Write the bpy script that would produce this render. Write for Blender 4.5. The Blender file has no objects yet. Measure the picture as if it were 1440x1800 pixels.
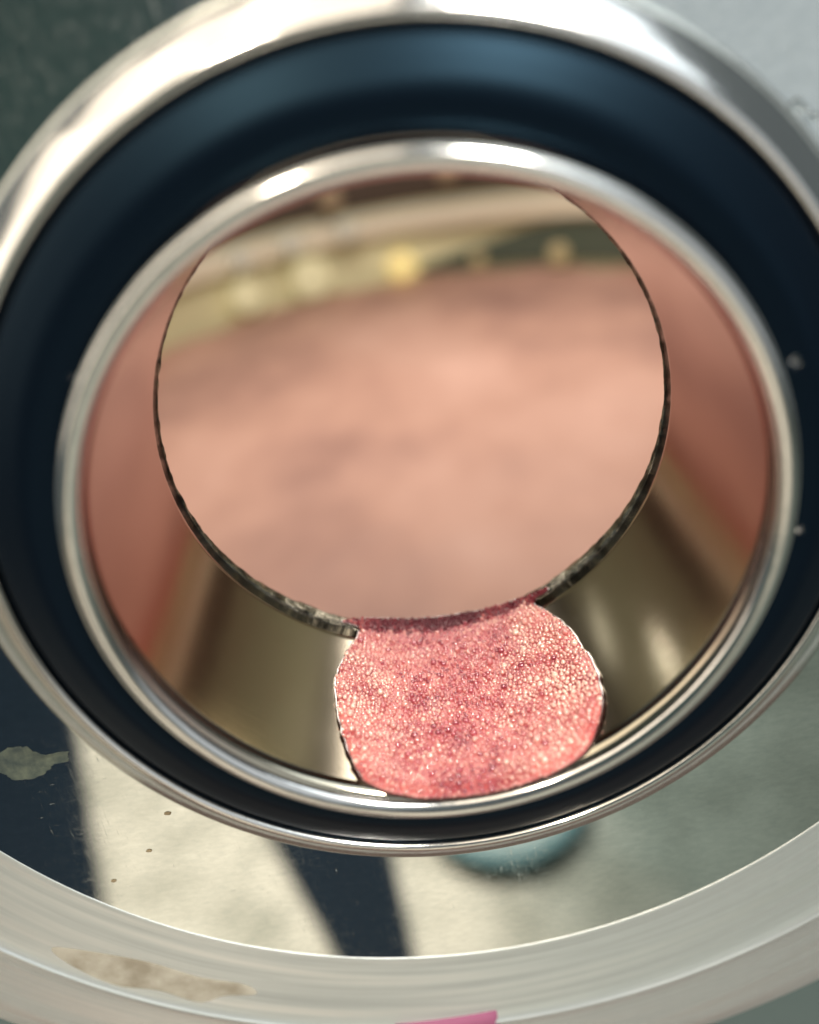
import bpy, bmesh, math, random
import numpy as np
from mathutils import Vector, Matrix, noise
from mathutils.geometry import delaunay_2d_cdt
random.seed(7); rng = np.random.default_rng(7)
R = math.radians
S = bpy.context.scene
COL = S.collection
AX = 1.2                                   # height of the pipe axis above the floor

# ------------------------------------------------------------------ camera
cd = bpy.data.cameras.new('camera'); cam = bpy.data.objects.new('camera', cd); COL.objects.link(cam)
cam.matrix_world = Matrix(((.9853, .16929, .02269, 0), (-.05357, .43242, -.90008, -.1136),
                           (-.16219, .88564, .43514, AX + .06017), (0, 0, 0, 1)))
cd.sensor_fit = 'HORIZONTAL'; cd.sensor_width = 36; cd.lens = 39
cd.clip_start = .005; cd.clip_end = 100
cd.dof.use_dof = True; cd.dof.focus_distance = .174; cd.dof.aperture_fstop = 7.0
S.camera = cam
# ------------------------------------------------------------------ world, lamps, exposure
w = bpy.data.worlds.new("World"); S.world = w; w.use_nodes = True
w.node_tree.nodes['Background'].inputs[0].default_value = (.62, .72, .74, 1)
w.node_tree.nodes['Background'].inputs[1].default_value = .2
S.view_settings.view_transform = 'Standard'; S.view_settings.look = 'None'
S.view_settings.exposure = 0; S.view_settings.gamma = 1

def area(name, loc, target, sx, sy, power, color):
    l = bpy.data.lights.new(name, 'AREA'); l.shape = 'RECTANGLE'; l.size = sx; l.size_y = sy
    l.energy = power; l.color = color
    o = bpy.data.objects.new(name, l); COL.objects.link(o); o.location = loc
    o.rotation_euler = (Vector(target) - Vector(loc)).to_track_quat('-Z', 'Y').to_euler()
    return o
WARM = (1, .86, .68); COOL = (.86, .95, 1)
for i, x in enumerate((-2.7, -1.85, -1.0, -.15)):                       # soft ceiling panels over the left
    area('ceiling_panel', (x, -1.2, 3.0 - .3 * (i < 1)), (x * .4, -.3, AX), .80, 1.9, 8.5, WARM)
area('side_window', (-3.3, -1.7, 2.0), (0, -.2, AX), 1.7, 1.7, 12, WARM)
area('skylight', (1.35, -1.1, 3.0), (.3, -.1, AX), 1.3, 1.5, 13, COOL)
area('doorway', (1.45, -2.7, 1.5), (0, -.3, AX + .1), 2.3, 2.2, 9.5, (.93, .97, 1))
area('foam_fill', (-.55, -1.5, 2.75), (0, 0, AX), .16, .16, 26, WARM)  # this and the next: lamps added to light the foam and its bubbles
area('foam_fill', (.75, -1.35, 2.7), (0, 0, AX), .4, .4, 52, (1, .95, .86))
area('must_fill', (.05, .68, AX + .40), (.05, .68, .7), .6, .5, 6.6, (1, .9, .80))  # lamp added inside the tank to brighten the must
dl = bpy.data.lights.new('floor_fill', 'SPOT'); dl.energy = 520; dl.color = (1, .96, .90); dl.spot_size = R(50); dl.spot_blend = .6; dl.shadow_soft_size = .1  # added spot, brightens only the floor mirrored in the plate
o = bpy.data.objects.new('floor_fill', dl); COL.objects.link(o); o.location = (-.5, -1.75, 3.0)
for p_, e_ in (((-.44, .60, AX + .14), .022), ((-.43, .76, AX + .29), .011)):
    area('streak_fill', p_, (.3, .3, AX), .022, .05, e_, (1, .95, .8))  # unseen lamps added to draw bright streaks on the pipe wall

# ------------------------------------------------------------------ helpers
def mat(name, base=(.5, .5, .5), rough=.5, metal=0, **kw):
    m = bpy.data.materials.new(name); m.use_nodes = True
    b = m.node_tree.nodes['Principled BSDF']
    b.inputs['Base Color'].default_value = (*base, 1); b.inputs['Roughness'].default_value = rough
    b.inputs['Metallic'].default_value = metal
    for k, v in kw.items():
        b.inputs[k.replace('_', ' ')].default_value = v
    return m, m.node_tree, b
def node(nt, t, **kw):
    n = nt.nodes.new(t)
    for k, v in kw.items():
        if k in n.inputs: n.inputs[k].default_value = v
        else: setattr(n, k, v)
    return n
def noise_tex(nt, scale, detail=4, vec_scale=(1, 1, 1), rough=.6, rot=(0, 0, 0)):
    tc = node(nt, 'ShaderNodeTexCoord'); mp = node(nt, 'ShaderNodeMapping')
    mp.inputs['Scale'].default_value = vec_scale; mp.inputs['Rotation'].default_value = rot
    nt.links.new(tc.outputs['Object'], mp.inputs['Vector'])
    n = node(nt, 'ShaderNodeTexNoise'); n.inputs['Scale'].default_value = scale
    n.inputs['Detail'].default_value = detail; n.inputs['Roughness'].default_value = rough
    nt.links.new(mp.outputs[0], n.inputs['Vector'])
    return n.outputs['Fac']
def ramp(nt, fac, stops):
    r = node(nt, 'ShaderNodeValToRGB'); e = r.color_ramp.elements
    while len(e) < len(stops): e.new(.5)
    for i, (p, c) in enumerate(stops):
        e[i].position = p; e[i].color = (*c, 1) if len(c) == 3 else c
    nt.links.new(fac, r.inputs[0]); return r.outputs[0]
def g(v): return (v, v, v)
def bump(nt, b, fac, strength, dist, prev=None):
    n = node(nt, 'ShaderNodeBump'); n.inputs['Strength'].default_value = strength; n.inputs['Distance'].default_value = dist
    nt.links.new(fac, n.inputs['Height'])
    if prev: nt.links.new(prev, n.inputs['Normal'])
    nt.links.new(n.outputs[0], b.inputs['Normal']); return n.outputs[0]
def thing(name, label, cat, loc=(0, 0, 0), group=None):
    o = bpy.data.objects.new(name, None); COL.objects.link(o); o.location = loc
    o.empty_display_size = .01; o['label'] = label; o['category'] = cat
    if group: o['group'] = group
    return o
def tag(o, label, cat, group=None):
    o['label'] = label; o['category'] = cat
    if group: o['group'] = group
    return o
def link(name, me, m, parent=None, smooth=True, loc=None):
    if smooth and len(me.polygons): me.polygons.foreach_set('use_smooth', [True] * len(me.polygons))
    if m: me.materials.append(m)
    o = bpy.data.objects.new(name, me); COL.objects.link(o)
    if parent: o.parent = parent
    if loc: o.location = loc
    return o
def mesh(name, v, f):
    me = bpy.data.meshes.new(name); me.from_pydata([tuple(p) for p in v], [], f); me.update(); return me
def smoothed(pts, n=6, closed=False):
    """Catmull-Rom through the profile points"""
    P = [np.array(p, float) for p in pts]; out = []
    N = len(P)
    for i in range(N if closed else N - 1):
        a = P[(i - 1) % N] if closed or i else P[0]; b = P[i]; c = P[(i + 1) % N]
        d = P[(i + 2) % N] if closed or i + 2 < N else P[-1]
        for k in range(n):
            t = k / n
            out.append(.5 * (2 * b + (c - a) * t + (2 * a - 5 * b + 4 * c - d) * t * t + (3 * b - a - 3 * c + d) * t ** 3))
    if not closed: out.append(P[-1])
    return out
def lathe(name, prof, seg=256, closed=False, jitter=None):
    """profile of (radius, y) turned about the Y axis"""
    v = []; f = []; n = len(prof)
    for i in range(seg):
        a = 2 * math.pi * i / seg
        for j, (r, y) in enumerate(prof):
            if jitter: r, y = jitter(a, j, r, y)
            v.append((r * math.sin(a), y, -r * math.cos(a)))
    for i in range(seg):
        i2 = (i + 1) % seg
        for j in range(n if closed else n - 1):
            j2 = (j + 1) % n
            f.append((i * n + j, i * n + j2, i2 * n + j2, i2 * n + j))
    me = mesh(name, v, f)
    bm = bmesh.new(); bm.from_mesh(me); bmesh.ops.recalc_face_normals(bm, faces=bm.faces); bm.to_mesh(me); bm.free()
    return me
def box_bm(bm, c, s, bev=0):
    r = bmesh.ops.create_cube(bm, size=1, matrix=Matrix.Translation(c) @ Matrix.Diagonal((*s, 1)))
    if bev:
        bmesh.ops.bevel(bm, geom=list({e for vv in r['verts'] for e in vv.link_edges}), offset=bev, segments=2, affect='EDGES', profile=.5)
def from_bm(name, bm):
    me = bpy.data.meshes.new(name); bm.to_mesh(me); bm.free(); return me

# ------------------------------------------------------------------ materials
def steel(name, base, rough, streak=None, bump_s=.1, rvar=.08, spots=True):
    m, nt, b = mat(name, base, rough, 1)
    n1 = noise_tex(nt, 40, 5)
    rr = node(nt, 'ShaderNodeMapRange'); rr.inputs['To Min'].default_value = rough - rvar; rr.inputs['To Max'].default_value = rough + rvar
    nt.links.new(n1, rr.inputs['Value']); nt.links.new(rr.outputs[0], b.inputs['Roughness'])
    if streak:
        n2 = noise_tex(nt, 1, 3, streak)
        bump(nt, b, n2, bump_s, .0004)
    return m, nt, b
m_plate, nt, b = mat('plate_steel', (.62, .64, .62), .03, 1)
n1 = noise_tex(nt, 1, 4, (2600, 300, 330), rot=(0, R(24), 0)); n2 = noise_tex(nt, 1, 4, (420, 300, 3000), rot=(0, R(-35), 0)); n3 = noise_tex(nt, 75, 4); n4 = noise_tex(nt, 1, 3, (900, 300, 70), rot=(0, R(-20), 0))
mx = node(nt, 'ShaderNodeMath', operation='MAXIMUM'); nt.links.new(n1, mx.inputs[0]); nt.links.new(n2, mx.inputs[1])
mm = node(nt, 'ShaderNodeMath', operation='MULTIPLY_ADD'); nt.links.new(n3, mm.inputs[0]); mm.inputs[1].default_value = .35; nt.links.new(mx.outputs[0], mm.inputs[2])
nt.links.new(ramp(nt, mm.outputs[0], [(.70, g(.03)), (.88, g(.08)), (.97, g(.3))]), b.inputs['Roughness'])
m4 = node(nt, 'ShaderNodeMath', operation='MULTIPLY_ADD'); nt.links.new(n3, m4.inputs[0]); m4.inputs[1].default_value = .6; nt.links.new(n4, m4.inputs[2])
src = b.inputs['Roughness'].links[0].from_socket; m5 = node(nt, 'ShaderNodeMath', operation='MAXIMUM'); nt.links.new(src, m5.inputs[0])
nt.links.new(ramp(nt, m4.outputs[0], [(.95, g(0)), (1.0, g(.06))]), m5.inputs[1]); 
tc = node(nt, 'ShaderNodeTexCoord'); sz = node(nt, 'ShaderNodeSeparateXYZ'); nt.links.new(tc.outputs['Object'], sz.inputs[0])
wm = node(nt, 'ShaderNodeMapRange'); wm.inputs['From Min'].default_value = .015; wm.inputs['From Max'].default_value = .05; nt.links.new(sz.outputs['Z'], wm.inputs['Value'])
n6 = noise_tex(nt, 1, 5, (1300, 300, 420), rough=.75, rot=(0, R(-28), 0)); wr = ramp(nt, n6, [(.36, g(.02)), (.74, g(.34))])
wmul = node(nt, 'ShaderNodeMath', operation='MULTIPLY'); nt.links.new(wm.outputs[0], wmul.inputs[0]); nt.links.new(wr, wmul.inputs[1])   # scuffed upper half
wmax = node(nt, 'ShaderNodeMath', operation='MAXIMUM'); nt.links.new(wmul.outputs[0], wmax.inputs[0]); nt.links.new(m5.outputs[0], wmax.inputs[1])
nt.links.new(wmax.outputs[0], b.inputs['Roughness'])
nt.links.new(ramp(nt, noise_tex(nt, 420, 6, (1, 1, 2.2), .75), [(.3, (.53, .57, .56)), (.5, (.60, .63, .61)), (.72, (.67, .70, .68))]), b.inputs['Base Color'])
m_polish, nt, b = steel('polished_steel', (.72, .71, .69), .14, (120, 1500, 120), .05, .04)
n1 = noise_tex(nt, 170, 4); bump(nt, b, n1, .10, .0005, b.inputs['Normal'].links[0].from_socket)
m_flange, nt, b = steel('brushed_steel', (.84, .89, .90), .5, (90, 1800, 90), .1, .06)
tc = node(nt, 'ShaderNodeTexCoord'); sp = node(nt, 'ShaderNodeSeparateXYZ'); nt.links.new(tc.outputs['Object'], sp.inputs[0])
cv = node(nt, 'ShaderNodeCombineXYZ'); nt.links.new(sp.outputs['X'], cv.inputs['X']); nt.links.new(sp.outputs['Z'], cv.inputs['Y'])
ln = node(nt, 'ShaderNodeVectorMath', operation='LENGTH'); nt.links.new(cv.outputs[0], ln.inputs[0])
rs = node(nt, 'ShaderNodeMath', operation='MULTIPLY'); nt.links.new(ln.outputs['Value'], rs.inputs[0]); rs.inputs[1].default_value = 520
sl = node(nt, 'ShaderNodeVectorMath', operation='SCALE'); nt.links.new(cv.outputs[0], sl.inputs[0]); sl.inputs['Scale'].default_value = 14
sp2 = node(nt, 'ShaderNodeSeparateXYZ'); nt.links.new(sl.outputs[0], sp2.inputs[0]); c2 = node(nt, 'ShaderNodeCombineXYZ')
nt.links.new(sp2.outputs['X'], c2.inputs['X']); nt.links.new(sp2.outputs['Y'], c2.inputs['Y']); nt.links.new(rs.outputs[0], c2.inputs['Z'])
nn = node(nt, 'ShaderNodeTexNoise'); nn.inputs['Scale'].default_value = 1; nn.inputs['Detail'].default_value = 5; nt.links.new(c2.outputs[0], nn.inputs['Vector'])
nt.links.new(ramp(nt, nn.outputs['Fac'], [(.3, (.66, .70, .70)), (.5, (.82, .87, .88)), (.7, (.95, .98, .99))]), b.inputs['Base Color'])
nt.links.new(ramp(nt, nn.outputs['Fac'], [(.3, g(.55)), (.7, g(.36))]), b.inputs['Roughness'])
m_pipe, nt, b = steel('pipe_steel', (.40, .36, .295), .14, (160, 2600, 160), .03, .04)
b.inputs['Anisotropic'].default_value = .55
tg = node(nt, 'ShaderNodeTangent'); tg.direction_type = 'RADIAL'; tg.axis = 'Y'; nt.links.new(tg.outputs[0], b.inputs['Tangent'])
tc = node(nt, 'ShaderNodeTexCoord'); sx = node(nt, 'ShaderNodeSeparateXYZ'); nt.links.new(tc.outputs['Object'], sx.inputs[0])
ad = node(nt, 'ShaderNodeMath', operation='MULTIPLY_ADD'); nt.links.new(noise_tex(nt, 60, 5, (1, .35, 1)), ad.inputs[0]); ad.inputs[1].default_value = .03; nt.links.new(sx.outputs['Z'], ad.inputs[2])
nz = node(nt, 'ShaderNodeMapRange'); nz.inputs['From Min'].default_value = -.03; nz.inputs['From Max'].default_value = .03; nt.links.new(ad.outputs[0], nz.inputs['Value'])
nt.links.new(ramp(nt, nz.outputs[0], [(.1, (.41, .375, .30)), (.62, (.34, .215, .185)), (.95, (.30, .17, .15))]), b.inputs['Base Color'])   # pink reflection painted into the steel, redder towards the top
m_weld, nt, b = steel('raw_weld_steel', (.36, .35, .31), .2, None, rvar=.1)
n1 = noise_tex(nt, 420, 5, (1, 1, 1)); bump(nt, b, n1, .7, .0008)
nt.links.new(ramp(nt, noise_tex(nt, 260, 4), [(.40, (.10, .095, .075)), (.6, (.48, .46, .38))]), b.inputs['Base Color'])
m_rubber, nt, b = mat('black_rubber', (.0015, .003, .006), .38, 0, Specular_IOR_Level=.17, Specular_Tint=(.30, .66, 1, 1))
bump(nt, b, noise_tex(nt, 1500, 2), .05, .0003)
m_must, nt, b = mat('pink_must', (.6, .3, .22), .6)
nt.links.new(ramp(nt, noise_tex(nt, 2.0, 4, (1.5, .9, 1)), [(.36, (.30, .165, .14)), (.5, (.50, .29, .23)), (.66, (.64, .40, .33))]), b.inputs['Base Color'])
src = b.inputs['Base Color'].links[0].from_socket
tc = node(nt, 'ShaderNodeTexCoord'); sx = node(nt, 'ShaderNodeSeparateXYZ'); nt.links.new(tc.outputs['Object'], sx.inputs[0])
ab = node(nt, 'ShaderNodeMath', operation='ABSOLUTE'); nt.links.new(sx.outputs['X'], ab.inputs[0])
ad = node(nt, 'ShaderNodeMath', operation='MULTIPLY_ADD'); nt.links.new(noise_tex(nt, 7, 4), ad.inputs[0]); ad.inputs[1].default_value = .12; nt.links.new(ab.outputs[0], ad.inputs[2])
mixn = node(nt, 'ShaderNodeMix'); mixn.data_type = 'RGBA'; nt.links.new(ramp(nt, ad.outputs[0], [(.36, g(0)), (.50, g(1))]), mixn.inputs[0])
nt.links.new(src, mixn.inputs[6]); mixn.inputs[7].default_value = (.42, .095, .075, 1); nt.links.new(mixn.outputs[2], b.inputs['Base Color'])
m_tank, nt, b = steel('tank_steel', (.66, .62, .40), .45, (30, 30, 2), .1, .06); b.inputs['Metallic'].default_value = .35
m_hoop, nt, b = steel('hoop_steel', (.8, .76, .62), .38, None); b.inputs['Metallic'].default_value = .2
m_floor, nt, b = mat('pale_concrete', (.55, .5, .42), .7)
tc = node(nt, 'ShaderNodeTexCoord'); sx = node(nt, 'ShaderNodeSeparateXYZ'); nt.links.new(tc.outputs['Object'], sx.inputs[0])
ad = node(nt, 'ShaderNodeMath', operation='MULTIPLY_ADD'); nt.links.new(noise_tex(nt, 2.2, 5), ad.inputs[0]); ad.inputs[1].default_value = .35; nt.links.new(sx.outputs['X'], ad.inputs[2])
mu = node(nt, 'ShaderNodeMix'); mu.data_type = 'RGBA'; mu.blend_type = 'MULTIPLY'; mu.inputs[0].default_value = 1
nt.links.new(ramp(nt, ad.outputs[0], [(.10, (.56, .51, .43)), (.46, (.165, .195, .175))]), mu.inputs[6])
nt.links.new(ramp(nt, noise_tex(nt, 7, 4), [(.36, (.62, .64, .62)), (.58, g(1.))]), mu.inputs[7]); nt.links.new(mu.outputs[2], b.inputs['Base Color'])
m_mat, nt, b = mat('dark_rubber_mat', (.006, .012, .02), .7, 0, Specular_IOR_Level=.1)
m_greymat, nt, b = mat('grey_mat', (.2, .22, .19), .7)
m_teal, nt, b = mat('teal_plastic', (.07, .17, .19), .5)
m_backdrop, nt, b = mat('dark_backdrop_paint', (.085, .155, .165), .6)
m_water, nt, b = mat('clear_water', (.95, .97, .97), .02, 0, Transmission_Weight=1., IOR=1.33)
m_dry, nt, b = mat('dried_juice', (.10, .12, .09), .5, 0, Specular_IOR_Level=.3)
nt.links.new(ramp(nt, noise_tex(nt, 350, 5), [(.35, (.03, .042, .042)), (.7, (.09, .105, .08))]), b.inputs['Base Color'])
m_speck, nt, b = mat('dried_speck', (.22, .17, .1), .4)
m_pinkdry, nt, b = mat('pink_juice_stain', (.45, .12, .1), .25)

def glint_mat(name, c, s):
    m, nt, b = mat(name, tuple(v * .25 for v in c), .6); b.inputs['Emission Color'].default_value = (*c, 1); b.inputs['Emission Strength'].default_value = s
    return m

# ------------------------------------------------------------------ the place mirrored in the steel
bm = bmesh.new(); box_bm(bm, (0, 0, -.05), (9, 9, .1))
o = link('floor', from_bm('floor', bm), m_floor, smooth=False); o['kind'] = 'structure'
bm = bmesh.new(); box_bm(bm, (0, 0, 0), (2.1, .12, 2.6))
o = link('dark_backdrop', from_bm('dark_backdrop', bm), m_backdrop, smooth=False, loc=(-1.55, -2.9, 1.301)); o['kind'] = 'structure'  # unseen, added in place of the dark figure mirrored in the plate

def slab(name, label, cat, pts, h, m, bev=.004):
    bm = bmesh.new(); vs = [bm.verts.new((x, y, .001)) for x, y in pts]; fc = bm.faces.new(vs)
    r = bmesh.ops.extrude_face_region(bm, geom=[fc]); bmesh.ops.translate(bm, vec=(0, 0, h), verts=[q for q in r['geom'] if isinstance(q, bmesh.types.BMVert)])
    bmesh.ops.recalc_face_normals(bm, faces=bm.faces)
    bmesh.ops.bevel(bm, geom=list(bm.edges), offset=bev, segments=2, affect='EDGES')
    return tag(link(name, from_bm(name, bm), m, None, False), label, cat)
slab('floor_mat', 'narrow dark mat mirrored in the lid below the pipe', 'mat', [(-.64, -1.6), (-.245, -1.6), (-.140, -.78), (-.245, -.78)], .012, m_mat)
slab('floor_mat', 'dark mat mirrored at the left edge of the lid', 'mat', [(-2.3, -2.2), (-1.16, -2.2), (-.614, -.78), (-1.6, -.78)], .012, m_mat)
slab('added_board', 'unseen brown board added in front of the tank to darken the lower collar', 'board', [(-.9, -.72), (.9, -.72), (.9, -.02), (-.9, -.02)], .03, mat('added_board_brown', (.13, .085, .07), .6)[0], .006)  # unseen, added so the collar's underside mirrors something dark
bk = thing('round_tub', 'shallow teal tub on the floor mirrored in the lid under the pipe', 'tub', (.045, -1.085, .0015))
def tub():
    v = []; f = []; prof = [(0, .004), (.11, .004), (.13, .05), (.15, .05), (.152, .045), (.13, 0), (0, .0)]; n = 64
    for i in range(n):
        a = 2 * math.pi * i / n
        for r, z in prof: v.append((r * math.cos(a), r * math.sin(a), z))
    for i in range(n):
        for j in range(6): f.append((i * 7 + j, i * 7 + j + 1, ((i + 1) % n) * 7 + j + 1, ((i + 1) % n) * 7 + j))
    return mesh('bowl', v, f)
link('bowl', tub(), m_teal, bk)
bm = bmesh.new(); bmesh.ops.create_circle(bm, cap_ends=True, segments=48, radius=.112, matrix=Matrix.Translation((.004, .01, .03)))
link('rinse_water', from_bm('rinse_water', bm), mat('grey_rinse_water', (.30, .35, .34), .3)[0], bk, smooth=False)

# ------------------------------------------------------------------ tank behind the lid
tank = thing('steel_tank', 'blurred steel tank interior with pale hoop seen through the pipe', 'tank', (0, 0, 0))
TC = .80; TR = .66; EX = .72                          # centre (y) and radius of the vat
def vat_wall(y0, y1, r, a0=-100, a1=100, n=72):
    v = []; f = []
    for i in range(n + 1):
        a = R(a0 + (a1 - a0) * i / n); 
        for z in (y0, y1): v.append((EX * r * math.sin(a), TC - .15 + r * math.cos(a), z))
    for i in range(n): f.append((2 * i, 2 * i + 1, 2 * i + 3, 2 * i + 2))
    return mesh('wall', v, f)
rv = [(0, TC - .15, AX + .47)]; n = 48
for i in range(n): rv.append((EX * .67 * math.sin(2 * math.pi * i / n), TC - .15 + .67 * math.cos(2 * math.pi * i / n), AX + .425))
link('added_cover', mesh('added_cover', rv, [(0, 1 + i, 1 + (i + 1) % n) for i in range(n)]), mat('added_cover_steel', (.12, .125, .085), .5, .7)[0], tank)  # unseen cover added so the lower pipe wall mirrors dark
o = link('wall', vat_wall(.004, 1.62, TR), m_tank, tank)
md = o.modifiers.new('sol', 'SOLIDIFY'); md.thickness = .006; md.offset = 0
# pale hoop around the inside, dark reflection above it painted as a brown band
def hoop(z0, z1, d):
    prof = [(TR - .004, z0), (TR - .004 - d, z0 + .006), (TR - .004 - d, z1 - .006), (TR - .004, z1)]
    v = []; f = []; n = 72
    for i in range(n + 1):
        a = R(-95 + 190 * i / n)
        for r, z in prof: v.append((EX * r * math.sin(a), TC - .15 + r * math.cos(a), z))
    for i in range(n):
        for j in range(3): f.append((4 * i + j, 4 * i + j + 1, 4 * i + j + 5, 4 * i + j + 4))
    return mesh('hoop', v, f)
link('hoop', hoop(AX - .155, AX - .115, .02), m_hoop, tank, smooth=False)
m_dark, nt, b = mat('brown_reflection', (.075, .055, .042), .5, .3)
m_olive, nt, b = mat('added_band_olive', (.20, .20, .14), .5, .3)
link('added_band', hoop(AX - .019, AX + .418, .012), m_olive, tank, smooth=False)  # unseen olive band added to tint the pipe wall's reflection
link('upper_reflection', hoop(AX - .108, AX - .02, .012), m_dark, tank, smooth=False)
m_green, nt, b = mat('green_shade', (.075, .10, .075), .6)
def shade_arc(a0, a1, z0, z1, d):
    v = []; f = []; n = 12
    for i in range(n + 1):
        a = R(a0 + (a1 - a0) * i / n)
        e = .12 + .88 * min(1, 2.2 * i / n); z2 = z0 + (z1 - z0) * e
        for r, z in ((TR - .004, z0), (TR - d, z0), (TR - d, z2), (TR - .004, z2)): v.append((EX * r * math.sin(a), TC - .15 + r * math.cos(a), z))
    for i in range(n):
        for j in range(3): f.append((4 * i + j, 4 * i + j + 1, 4 * i + j + 5, 4 * i + j + 4))
    return mesh('shade_arc', v, f)
link('shade_panel', shade_arc(6, 60, AX - .214, AX - .158, .012), m_green, tank, smooth=False)  # shade on the tank wall, painted as a dark green strip
# front wall sheet with the round opening for the lid
def ring_sheet(rin, half, y, n=96):
    v = []; f = []
    for i in range(n):
        a = 2 * math.pi * i / n; s, c = math.sin(a), math.cos(a); k = half / max(abs(s), abs(c))
        v += [(rin * s, y, AX - rin * c), (k * s, y, AX - k * c)]
    for i in range(n):
        j = (i + 1) % n; f.append((2 * i, 2 * j, 2 * j + 1, 2 * i + 1))
    return mesh('front_wall', v, f)
o = link('front_wall', ring_sheet(.150, .62, .036), mat('teal_grey_steel', (.16, .22, .22), .35, .6)[0], tank, smooth=False)
md = o.modifiers.new('sol', 'SOLIDIFY'); md.thickness = .004; md.offset = 0

MZ = AX - .222
v = [(0, TC - .15, MZ)]; n = 72; f = []
N1 = 60
me = bpy.data.meshes.new('must'); bm = bmesh.new()
bmesh.ops.create_grid(bm, x_segments=90, y_segments=90, size=.64)
for q in bm.verts:
    q.co.y += TC - .15; 
    q.co.z = .004 * noise.noise(Vector((q.co.x * 9, q.co.y * 9, 0))) + .003 * noise.noise(Vector((q.co.x * 25, q.co.y * 25, 3)))
bmesh.ops.delete(bm, geom=[q for q in bm.verts if ((q.co.x / EX) ** 2 + (q.co.y - TC + .15) ** 2) > .655 ** 2 or q.co.y < .045], context='VERTS')
bm.to_mesh(me); bm.free()
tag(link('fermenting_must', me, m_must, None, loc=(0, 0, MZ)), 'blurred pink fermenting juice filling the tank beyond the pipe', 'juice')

# ------------------------------------------------------------------ lid: plate, rolled lip, collar
lid = thing('tank_lid', 'scuffed grey steel lid with raised collar around the pipe', 'lid', (0, 0, AX))
link('plate', lathe('plate', [(.0748, .0208), (.08, .0208), (.09, .0208), (.10, .0208), (.1149, .0208), (.1149, .0232), (.0748, .0232)], 192, True), m_plate, lid, smooth=False)
lip = [(.1150, .0209)] + smoothed([(.11505, .02076), (.1156, .02070), (.1180, .0206), (.1230, .0203), (.1300, .0199), (.1345, .0196), (.1362, .0192), (.1370, .0188), (.1378, .0191), (.1392, .0195), (.1480, .0197), (.1550, .0199), (.1585, .0206), (.1595, .0222), (.1592, .032)], 4)
link('rolled_lip', lathe('rolled_lip', lip + [(.157, .032), (.157, .0225), (.14, .0215), (.1245, .0222), (.1150, .0230)], 256, True), m_flange, lid)
col_ = smoothed([(.0664, .0120), (.0664, .0082), (.0666, .0070), (.0671, .0065), (.0677, .0065)], 4) + smoothed([(.0684, .0068), (.0696, .0075), (.0710, .0084), (.0723, .0093), (.0732, .0102), (.0736, .0112), (.0737, .0125), (.0737, .0160), (.0738, .0195), (.0742, .0207)], 4)
link('collar', lathe('collar', col_ + [(.0742, .0222), (.0664, .0222)], 256, True), m_polish, lid)

# ------------------------------------------------------------------ rubber seal
seal = smoothed([(.0538, .0200), (.0538, .0068), (.0540, .0056), (.0550, .0050), (.0568, .0046), (.0585, .0044), (.0600, .0046), (.0620, .0053), (.0640, .0061), (.0655, .0069), (.0661, .0082), (.0663, .0100)], 5)
tag(link('rubber_seal', lathe('rubber_seal', seal + [(.0663, .0200)], 256, True), m_rubber, None, loc=(0, 0, AX)),
    'black rubber ring between the steel collar and the pipe', 'seal')

# ------------------------------------------------------------------ pipe
pipe = thing('steel_pipe', 'short steel pipe with bright rim held in the black rubber ring', 'pipe', (0, 0, AX))
wall = [(.0499, .0004)] + [(.0499 - .0005 * k / 12, .0004 + .0497 * k / 12) for k in range(1, 13)]
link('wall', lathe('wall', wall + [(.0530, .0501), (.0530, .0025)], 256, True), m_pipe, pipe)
rim = smoothed([(.0499, .0004), (.05005, -.0001), (.0506, -.0006), (.0517, -.0009), (.0527, -.0006), (.0533, .0004), (.0535, .0020), (.0532, .0036)], 4)
link('rim', lathe('rim', rim + [(.0531, .0040), (.0531, .0024), (.0500, .0006)], 256, True), m_polish, pipe)
def wj(a, j, r, y):
    q = Vector((math.sin(a) * 9, math.cos(a) * 9, j * .7))
    q2 = q * 3.1
    up = min(1, max(0, (abs((a + math.pi) % (2 * math.pi) - math.pi) - .62) / .85))
    r += (.0494 - r) * up if r < .0494 else 0
    y = .0500 + (y - .0500) * (1 - .85 * up) if y > .05 else y
    if j < 2 or j == 16: return r, y
    k = .0001 if j < 7 else .0002
    return r - abs(noise.noise(q)) * k * 1.6 + noise.noise(q2) * k, y + (noise.noise(q2 + Vector((5, 5, 5))) * .0004 if 6 <= j <= 11 else 0)
wb = smoothed([(.0497, .0497), (.04938, .0502), (.0491, .0509), (.0490, .0516), (.0490, .0528), (.0492, .0541), (.0502, .0548), (.0520, .0545), (.0528, .0530)], 2)
link('weld_bead', lathe('weld_bead', wb, 420, False, wj), m_weld, pipe)

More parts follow.
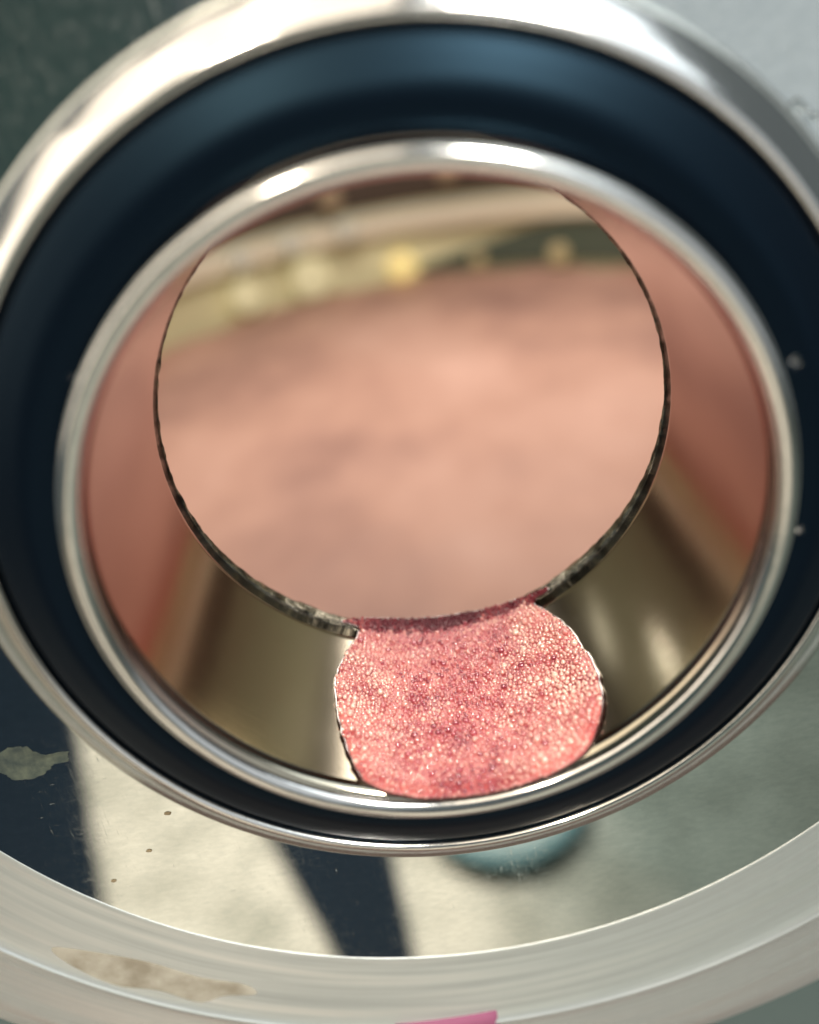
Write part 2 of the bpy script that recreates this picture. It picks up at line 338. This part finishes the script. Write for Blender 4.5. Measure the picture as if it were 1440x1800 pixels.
# ------------------------------------------------------------------ foam in the bottom of the pipe
OUT = [(-28.3, 51.4), (-23.4, 50.4), (-26.0, 42.4), (-28.6, 33.6), (-29.0, 27.0), (-28.2, 20.3), (-26.6, 12.8), (-23.8, 5.5), (-21.3, 3.0),
       (-16.8, 1.2), (-11.3, .5), (-4.8, .1), (1.9, .0), (9.7, .1), (16.3, .5), (21.4, 1.4), (25.5, 4.3), (28.6, 8.9), (30.1, 13.2), (30.9, 20.3),
       (30.0, 26.6), (28.3, 36.0), (25.5, 43.3), (22.6, 49.6), (27.0, 50.6), (26.4, 51.9), (16.7, 53.8), (1.8, 55.6), (-13.1, 55.8), (-22.0, 54.7)]
RP = .0495
def unroll(t, y): return np.array([R(t) * RP, y * .001])
poly = [unroll(*p) for p in OUT]
bnd = []                                       # dense, slightly wavy outline
for i in range(len(poly)):
    a, b_ = poly[i], poly[(i + 1) % len(poly)]
    p0, p3 = poly[i - 1], poly[(i + 2) % len(poly)]
    k = max(2, int(np.linalg.norm(b_ - a) / .0004))
    for s in range(k):
        t = s / k
        c = .5 * (2 * a + (b_ - p0) * t + (2 * p0 - 5 * a + 4 * b_ - p3) * t * t + (3 * a - p0 - 3 * b_ + p3) * t ** 3)
        nn = noise.noise(Vector((c[0] * 500, c[1] * 500, 1))) * .00028 + noise.noise(Vector((c[0] * 1500, c[1] * 1500, 4))) * .00012
        d = (b_ - a) / (np.linalg.norm(b_ - a) + 1e-9)
        bnd.append(c + np.array([-d[1], d[0]]) * nn)
bnd = np.array(bnd)
def inside(P):
    x, y = P[:, 0], P[:, 1]; r = np.zeros(len(P), bool)
    for i in range(len(bnd)):
        x1, y1 = bnd[i]; x2, y2 = bnd[(i + 1) % len(bnd)]
        c = ((y1 > y) != (y2 > y)) & (x < (x2 - x1) * (y - y1) / (y2 - y1 + 1e-15) + x1); r ^= c
    return r
def bdist(P):
    d = np.full(len(P), 9.)
    for i in range(len(bnd)):
        a, b_ = bnd[i], bnd[(i + 1) % len(bnd)]; e = b_ - a; L = (e @ e) + 1e-15
        t = np.clip(((P - a) @ e) / L, 0, 1); d = np.minimum(d, np.linalg.norm(P - a - t[:, None] * e, axis=1))
    return d
def height(P, d):
    hm = .0011; wd = .0030
    s = np.clip(1 - d / wd, 0, 1); h = hm * np.sqrt(np.maximum(1 - s * s, 0))
    back = np.clip((P[:, 1] - .0485) / .007, 0, 1)          # thins out over the far edge
    return h * (1 - .75 * back) + .0001
def roll(P, h):
    a = P[:, 0] / RP; r = RP - h - .0005 * np.clip((P[:, 1] - .0494) / .0012, 0, 1)
    return np.c_[r * np.sin(a), P[:, 1], -r * np.cos(a)]
lo, hi = bnd.min(0), bnd.max(0)
gx, gy = np.meshgrid(np.arange(lo[0], hi[0], .0006), np.arange(lo[1], hi[1], .0006))
G = np.c_[gx.ravel(), gy.ravel()] + rng.uniform(-.0001, .0001, (gx.size, 2)); G = G[inside(G)]; dG = bdist(G); G = G[dG > .0003]
allp = np.r_[bnd, G]
V2, _, F2, *_ = delaunay_2d_cdt([Vector(p) for p in allp], [(i, (i + 1) % len(bnd)) for i in range(len(bnd))], [], 1, 1e-7)
P2 = np.array([(v_.x, v_.y) for v_ in V2]); d2 = bdist(P2)
foam = thing('pink_foam', 'wet patch of pink bubbly foam lying in the bottom of the pipe', 'foam', (0, 0, AX))
m_foam, nt, b = mat('pink_foam', (.62, .16, .15), .3, 0, Subsurface_Weight=.25, Subsurface_Scale=.002)
b.inputs['Subsurface Radius'].default_value = (1, .4, .35)
nt.links.new(ramp(nt, noise_tex(nt, 130, 4), [(.35, (.24, .02, .03)), (.55, (.42, .08, .08)), (.7, (.58, .17, .15))]), b.inputs['Base Color'])
src = b.inputs['Base Color'].links[0].from_socket
am = node(nt, 'ShaderNodeAttribute'); am.attribute_name = 'wine'; mixn = node(nt, 'ShaderNodeMix'); mixn.data_type = 'RGBA'
nt.links.new(am.outputs['Fac'], mixn.inputs[0]); nt.links.new(src, mixn.inputs[6]); mixn.inputs[7].default_value = (.10, .008, .018, 1); nt.links.new(mixn.outputs[2], b.inputs['Base Color'])
fb = link('foam_body', mesh('foam_body', roll(P2, height(P2, d2)), [tuple(reversed(q)) for q in F2]), m_foam, foam)
wa = fb.data.attributes.new('wine', 'FLOAT', 'POINT'); wa.data.foreach_set('value', np.clip((P2[:, 1] - .0475) / .003, 0, 1).astype(np.float32))
# bubbles
m_bub, nt, b = mat('bubble_film', (.9, .5, .48), .06, 0, Transmission_Weight=.16, IOR=1.5, Coat_Weight=1, Coat_IOR=2.2, Coat_Roughness=.03)
at = node(nt, 'ShaderNodeAttribute'); at.attribute_name = 'tone'
nt.links.new(ramp(nt, at.outputs['Fac'], [(0, (.26, .018, .045)), (.18, (.46, .075, .10)), (.45, (.66, .25, .225)), (1, (.86, .58, .48))]), b.inputs['Base Color'])
icobm = bmesh.new(); bmesh.ops.create_icosphere(icobm, subdivisions=2, radius=1)
icobm.verts.ensure_lookup_table()
iv = np.array([q.co[:] for q in icobm.verts]); itri = np.array([[q.index for q in fc.verts] for fc in icobm.faces]); icobm.free()
cell = {}; pts = []; rad = []
def try_add(c, r, pack):
    k = (int(c[0] / .0012), int(c[1] / .0012))
    for i in (-1, 0, 1):
        for j in (-1, 0, 1):
            for q in cell.get((k[0] + i, k[1] + j), ()):
                if (pts[q][0] - c[0]) ** 2 + (pts[q][1] - c[1]) ** 2 < ((rad[q] + r) * pack) ** 2: return
    cell.setdefault(k, []).append(len(pts)); pts.append(c); rad.append(r)
for rr_, cnt in ((.00068, 130), (.00055, 400), (.00045, 1500), (.00037, 5000), (.0003, 9000), (.00024, 12000), (.00019, 12000)):
    C_ = rng.uniform(lo, hi, (cnt, 2)); C_ = C_[inside(C_)]; dd = bdist(C_)
    for c, d in zip(C_, dd):
        r = rr_ * rng.uniform(.85, 1.12)
        if d < r * .45: continue
        if r > .00045 and c[1] > .047: continue
        try_add(c, r, .97)
pts = np.array(pts); rad = np.array(rad); dd = bdist(pts); H = height(pts, dd)
ctr = roll(pts, H + rad * rng.uniform(-.35, .6, len(rad)))
tone = np.array([.5 + .34 * noise.noise(Vector((p[0] * 160, p[1] * 160, 2))) for p in pts]) + rng.normal(0, .17, len(pts)) + .46 * np.clip(np.abs(pts[:, 0] / RP + .03) / .42, 0, 1) - .28 - .12 * np.clip((pts[:, 1] - .02) / .03, 0, 1)
def bubbles(name, sel, m):
    c, r, t = ctr[sel], rad[sel], tone[sel]
    vv = (c[:, None, :] + iv[None] * r[:, None, None]).reshape(-1, 3)
    ff = (itri[None] + (np.arange(len(c)) * len(iv))[:, None, None]).reshape(-1, 3)
    me = bpy.data.meshes.new(name)
    me.vertices.add(len(vv)); me.vertices.foreach_set('co', vv.astype(np.float32).ravel())
    me.loops.add(ff.size); me.loops.foreach_set('vertex_index', ff.astype(np.int32).ravel())
    me.polygons.add(len(ff)); me.polygons.foreach_set('loop_start', np.arange(0, ff.size, 3, dtype=np.int32)); me.polygons.foreach_set('loop_total', np.full(len(ff), 3, np.int32))
    me.update(calc_edges=True)
    ta = me.attributes.new('tone', 'FLOAT', 'POINT'); ta.data.foreach_set('value', np.repeat(np.clip(t, 0, 1), len(iv)).astype(np.float32))
    o = link(name, me, m, foam); o['kind'] = 'stuff'
far_ = pts[:, 1] + rng.normal(0, .0005, len(pts)) > .0497
bubbles('bubble', ~far_, m_bub)
m_wine, nt, b = mat('dark_wine_bubble', (.12, .012, .022), .12, 0, Specular_IOR_Level=.35)
at = node(nt, 'ShaderNodeAttribute'); at.attribute_name = 'tone'
nt.links.new(ramp(nt, at.outputs['Fac'], [(.2, (.06, .005, .012)), (.7, (.20, .03, .04)), (1, (.40, .12, .11))]), b.inputs['Base Color'])
bubbles('wine_bubble', far_, m_wine)
# clear wet edge round the foam
m_edge, nt, b = mat('wet_edge', (.06, .022, .018), .2, 0, Transmission_Weight=.35, IOR=1.36)
def tube(name, P3, rads, k=8):
    n = len(P3); v = []; f = []
    for i in range(n):
        t = P3[(i + 1) % n] - P3[i - 1]; t /= np.linalg.norm(t) + 1e-12
        up = np.array([-P3[i][0], 0, -P3[i][2]]); up /= np.linalg.norm(up); s = np.cross(t, up)
        for j in range(k):
            a = 2 * math.pi * j / k; v.append(P3[i] + (math.cos(a) * up * .75 + math.sin(a) * s) * rads[i])
    for i in range(n):
        for j in range(k): f.append((i * k + j, ((i + 1) % n) * k + j, ((i + 1) % n) * k + (j + 1) % k, i * k + (j + 1) % k))
    return mesh(name, v, f)
ed = bnd[::2]
link('wet_edge', tube('wet_edge', roll(ed, np.full(len(ed), .0001)), [.00030 + .00020 * noise.noise(Vector((p[0] * 300, p[1] * 300, 7))) for p in ed]), m_edge, foam)

# ------------------------------------------------------------------ drops and dried marks
def drop(name, label, loc, r, m, flat=.5, group=None, axis='y', sq=1.0):
    bm = bmesh.new(); bmesh.ops.create_icosphere(bm, subdivisions=3, radius=r)
    for q in bm.verts:
        k = 1 + .25 * noise.noise(q.co * (1.3 / r) + Vector(loc) * 900)
        q.co *= k; q.co.y *= flat; q.co.z *= sq
    tag(link(name, from_bm(name, bm), m, None, loc=(loc[0], loc[1], AX + loc[2])), label, 'drop', group)
drop('water_drop', 'clear drop clinging to the right side of the pipe rim, higher of two', (.0519, -.0002, .0178), .0006, m_water, .6, 'drops on the pipe rim')
drop('water_drop', 'tiny pinkish drop low on the right side of the pipe rim', (.0541, .0016, -.0095), .00045, m_water, .8, 'drops on the pipe rim')
drop('water_drop', 'tiny drop on the left side of the pipe rim', (-.0425, .0002, .0325), .0003, m_water, .7, 'drops on the pipe rim')
for k, (t, rr, r, el) in enumerate([(-25.5, .0556, .0006, 'leftmost'), (-22.5, .0551, .0009, 'second from left'), (-19.0, .0549, .0011, 'largest, middle'), (-15.8, .0553, .0007, 'second from right'), (-12.5, .0549, .0006, 'rightmost')]):
    drop('water_bead', el + ' wet bead on the black ring below the rim', (rr * math.sin(R(t)), .0046, -rr * math.cos(R(t))), r, m_water, .5, 'wet beads on the black ring', sq=.6)
for i, (x, z, r, l) in enumerate([(.0606, .0477, .0009, 'water drop at upper right of the lid, nearest the collar'), (.0630, .0456, .0007, 'water drop at upper right of the lid, nearest the photo edge'),
                                  (.0619, .0470, .0004, 'tiny water drop between two larger ones at upper right of the lid')]):
    drop('water_drop', l, (x, .0206, z), r, m_water, .45, 'drops on the lid')
for x, z, r, l in [(-.0767, -.0762, .0006, 'dried brown speck on the lid, lowest of three left of the dark reflection'), (-.0674, -.0697, .0006, 'dried brown speck on the lid, middle of three left of the dark reflection'),
                   (-.0610, -.0609, 0.0007, 'dried brown speck on the lid just under the collar')]:
    drop('dried_speck', l, (x, .0207, z), r, m_speck, .12, 'dried specks on the lid', sq=.6)
def stain(name, label, loc, pts, m, wid):
    bm = bmesh.new(); n = len(pts)
    cx = sum(p[0] for p in pts) / n; cz = sum(p[1] for p in pts) / n
    sm = [q * (1 + .22 * noise.noise(Vector((q[0] * 420, q[1] * 420, 5))) + .1 * noise.noise(Vector((q[0] * 1500, q[1] * 1500, 2)))) for q in smoothed(pts, 9, True)]; o_ = [bm.verts.new((x, 0, z)) for x, z in sm]
    i_ = [bm.verts.new((x + (cx - x) * wid, -.00006, z + (cz - z) * wid)) for x, z in sm]
    k_ = [bm.verts.new((x + (cx - x) * wid * 2, -.00002, z + (cz - z) * wid * 2)) for x, z in sm]
    for a_, b_ in ((o_, i_), (i_, k_)):
        for j in range(len(sm)): bm.faces.new((a_[j], a_[(j + 1) % len(sm)], b_[(j + 1) % len(sm)], b_[j]))
    cc = bm.verts.new((cx, -.00002, cz))
    for j in range(len(sm)): bm.faces.new((k_[j], k_[(j + 1) % len(sm)], cc))
    bmesh.ops.recalc_face_normals(bm, faces=bm.faces)
    tag(link(name, from_bm(name, bm), m, None, loc=(loc[0], loc[1], AX + loc[2])), label, 'stain')
stain('drip_ring', 'dried pale green drip ring with a tail at the left of the lid', (-.0835, .02075, -.0438), [(-.005, .001), (-.003, .0042), (.001, .0045), (.0035, .002), (.006, .0018), (.0085, .0016), (.0085, -.0004), (.0055, -.0008), (.0028, -.0026), (-.002, -.0032), (-.0045, -.0014)], m_dry, .045)
# a brown reflection painted onto the lip and a strip of pink tape at the bottom
def lip_y(r): 
    t = [(.1156, .0207), (.118, .0206), (.123, .0203), (.130, .0199), (.1345, .0196), (.1362, .0192), (.1370, .0188), (.1378, .0191), (.1392, .0195), (.148, .0197), (.155, .0199), (.1585, .0206)]
    return float(np.interp(r, [q[0] for q in t], [q[1] for q in t]))
def lip_patch(name, label, cat, pts, m, lift, th=0):
    """closed outline of (degrees from straight down, radius) laid on the lip"""
    sm = smoothed(pts, 8, True) if th == 0 else [np.array(a) + (np.array(b_) - np.array(a)) * k / 10 for a, b_ in zip(pts, pts[1:] + pts[:1]) for k in range(10)]
    cx = sum(p[0] for p in sm) / len(sm); cr = sum(p[1] for p in sm) / len(sm); v = []; f = []; n = len(sm); K = 8
    for k in range(K + 1):
        t = 1 - k / (K + .001) 
        for p in sm:
            a = R(cx + (p[0] - cx) * t); r = cr + (p[1] - cr) * t
            v.append((r * math.sin(a), lip_y(r) - (lift if k else 0 if th == 0 else -.0002), -r * math.cos(a)))
    for k in range(K):
        for i in range(n): f.append((k * n + i, k * n + (i + 1) % n, (k + 1) * n + (i + 1) % n, (k + 1) * n + i))
    return tag(link(name, mesh(name, v, f), m, None, loc=(0, 0, AX)), label, cat)
m_lip_reflection, nt, b = mat('brown_lip_reflection', (.30, .27, .215), .45)
nt.links.new(ramp(nt, noise_tex(nt, 110, 5), [(.35, (.22, .195, .15)), (.7, (.44, .42, .36))]), b.inputs['Base Color'])
lip_patch('lip_reflection', 'dull brown painted reflection on the lip at lower left of the photo', 'stain', [(-46, .1312), (-42, .1280), (-37, .1262), (-32, .1268), (-27.5, .1264), (-26, .1288), (-29, .1310), (-31, .1342), (-35, .1335), (-39, .1352), (-44, .1338)], m_lip_reflection, .00008)
m_tape, nt, b = mat('pink_tape', (.24, .07, .14), .6)
lip_patch('pink_tape', 'pink strip of tape at the bottom edge of the lid', 'tape', [(-12.0, .1352), (-1.8, .1334), (-1.4, .1560), (-11.0, .1560)], m_tape, .0007, 1)
# ------------------------------------------------------------------ lamp glints on the far tank wall, added as small glowing balls
m_gold = glint_mat('gold_glint', (1, .76, .30), .8); m_cream = glint_mat('cream_glint', (1, .86, .50), .5); m_faint = glint_mat('faint_glint', (1, .76, .38), .22); m_pale = glint_mat('pale_glint', (1, .90, .70), .3); m_dim = glint_mat('dim_glint', (.75, .52, .3), .16)
def add_glint(x, z, r, m, label, grp, inset):
    rr = TR - inset; y = TC - .15 + math.sqrt(rr * rr - x * x / EX / EX)
    t = thing('small_glint', label, 'glint', (x, y, AX + z), grp)
    bm = bmesh.new(); bmesh.ops.create_uvsphere(bm, u_segments=20, v_segments=12, radius=r * 1.25)
    link('glint_ball', from_bm('glint_ball', bm), m, t)
    bm = bmesh.new(); bmesh.ops.create_cone(bm, cap_ends=True, segments=20, radius1=r * .7, radius2=r * .5, depth=inset, matrix=Matrix.Translation((0, inset * .5 + r * .5, 0)) @ Matrix.Rotation(R(90), 4, 'X'))
    link('glint_stem', from_bm('glint_stem', bm), m_hoop, t)
G1 = 'warm blurred glints above the pink juice'; G2 = 'pale blurred glints on the hoop'
for x, z, r, m, l in [(-.212, -.187, .019, m_cream, 'leftmost blurred yellow glint just above the pink juice'), (-.118, -.187, .024, m_cream, 'largest blurred pale yellow glint above the juice'),
                      (.021, -.196, .018, m_gold, 'brightest golden blurred glint at middle of the juice edge'), (.137, -.203, .009, m_faint, 'small golden blurred glint right of the middle one'),
                      (.245, -.200, .012, m_faint, 'faint wide golden blurred glint at far right of the juice edge')]:
    add_glint(x, z, r, m, l, G1, .03)
for x, z, r, m, l in [(-.205, -.133, .013, m_pale, 'left blurred glint of three on the pale hoop'), (-.134, -.130, .014, m_pale, 'middle blurred glint of three on the pale hoop'),
                      (-.052, -.128, .014, m_pale, 'right blurred glint of three on the pale hoop')]:
    add_glint(x, z, r, m, l, G2, .045)
for x, z, r, m, l in [(-.067, -.082, .014, m_dim, 'dim orange blurred glint in the dark band, left one'), (.108, -.073, .012, m_dim, 'dim orange blurred glint in the dark band, under the rim top')]:
    add_glint(x, z, r, m, l, 'dim glints in the dark band', .03)
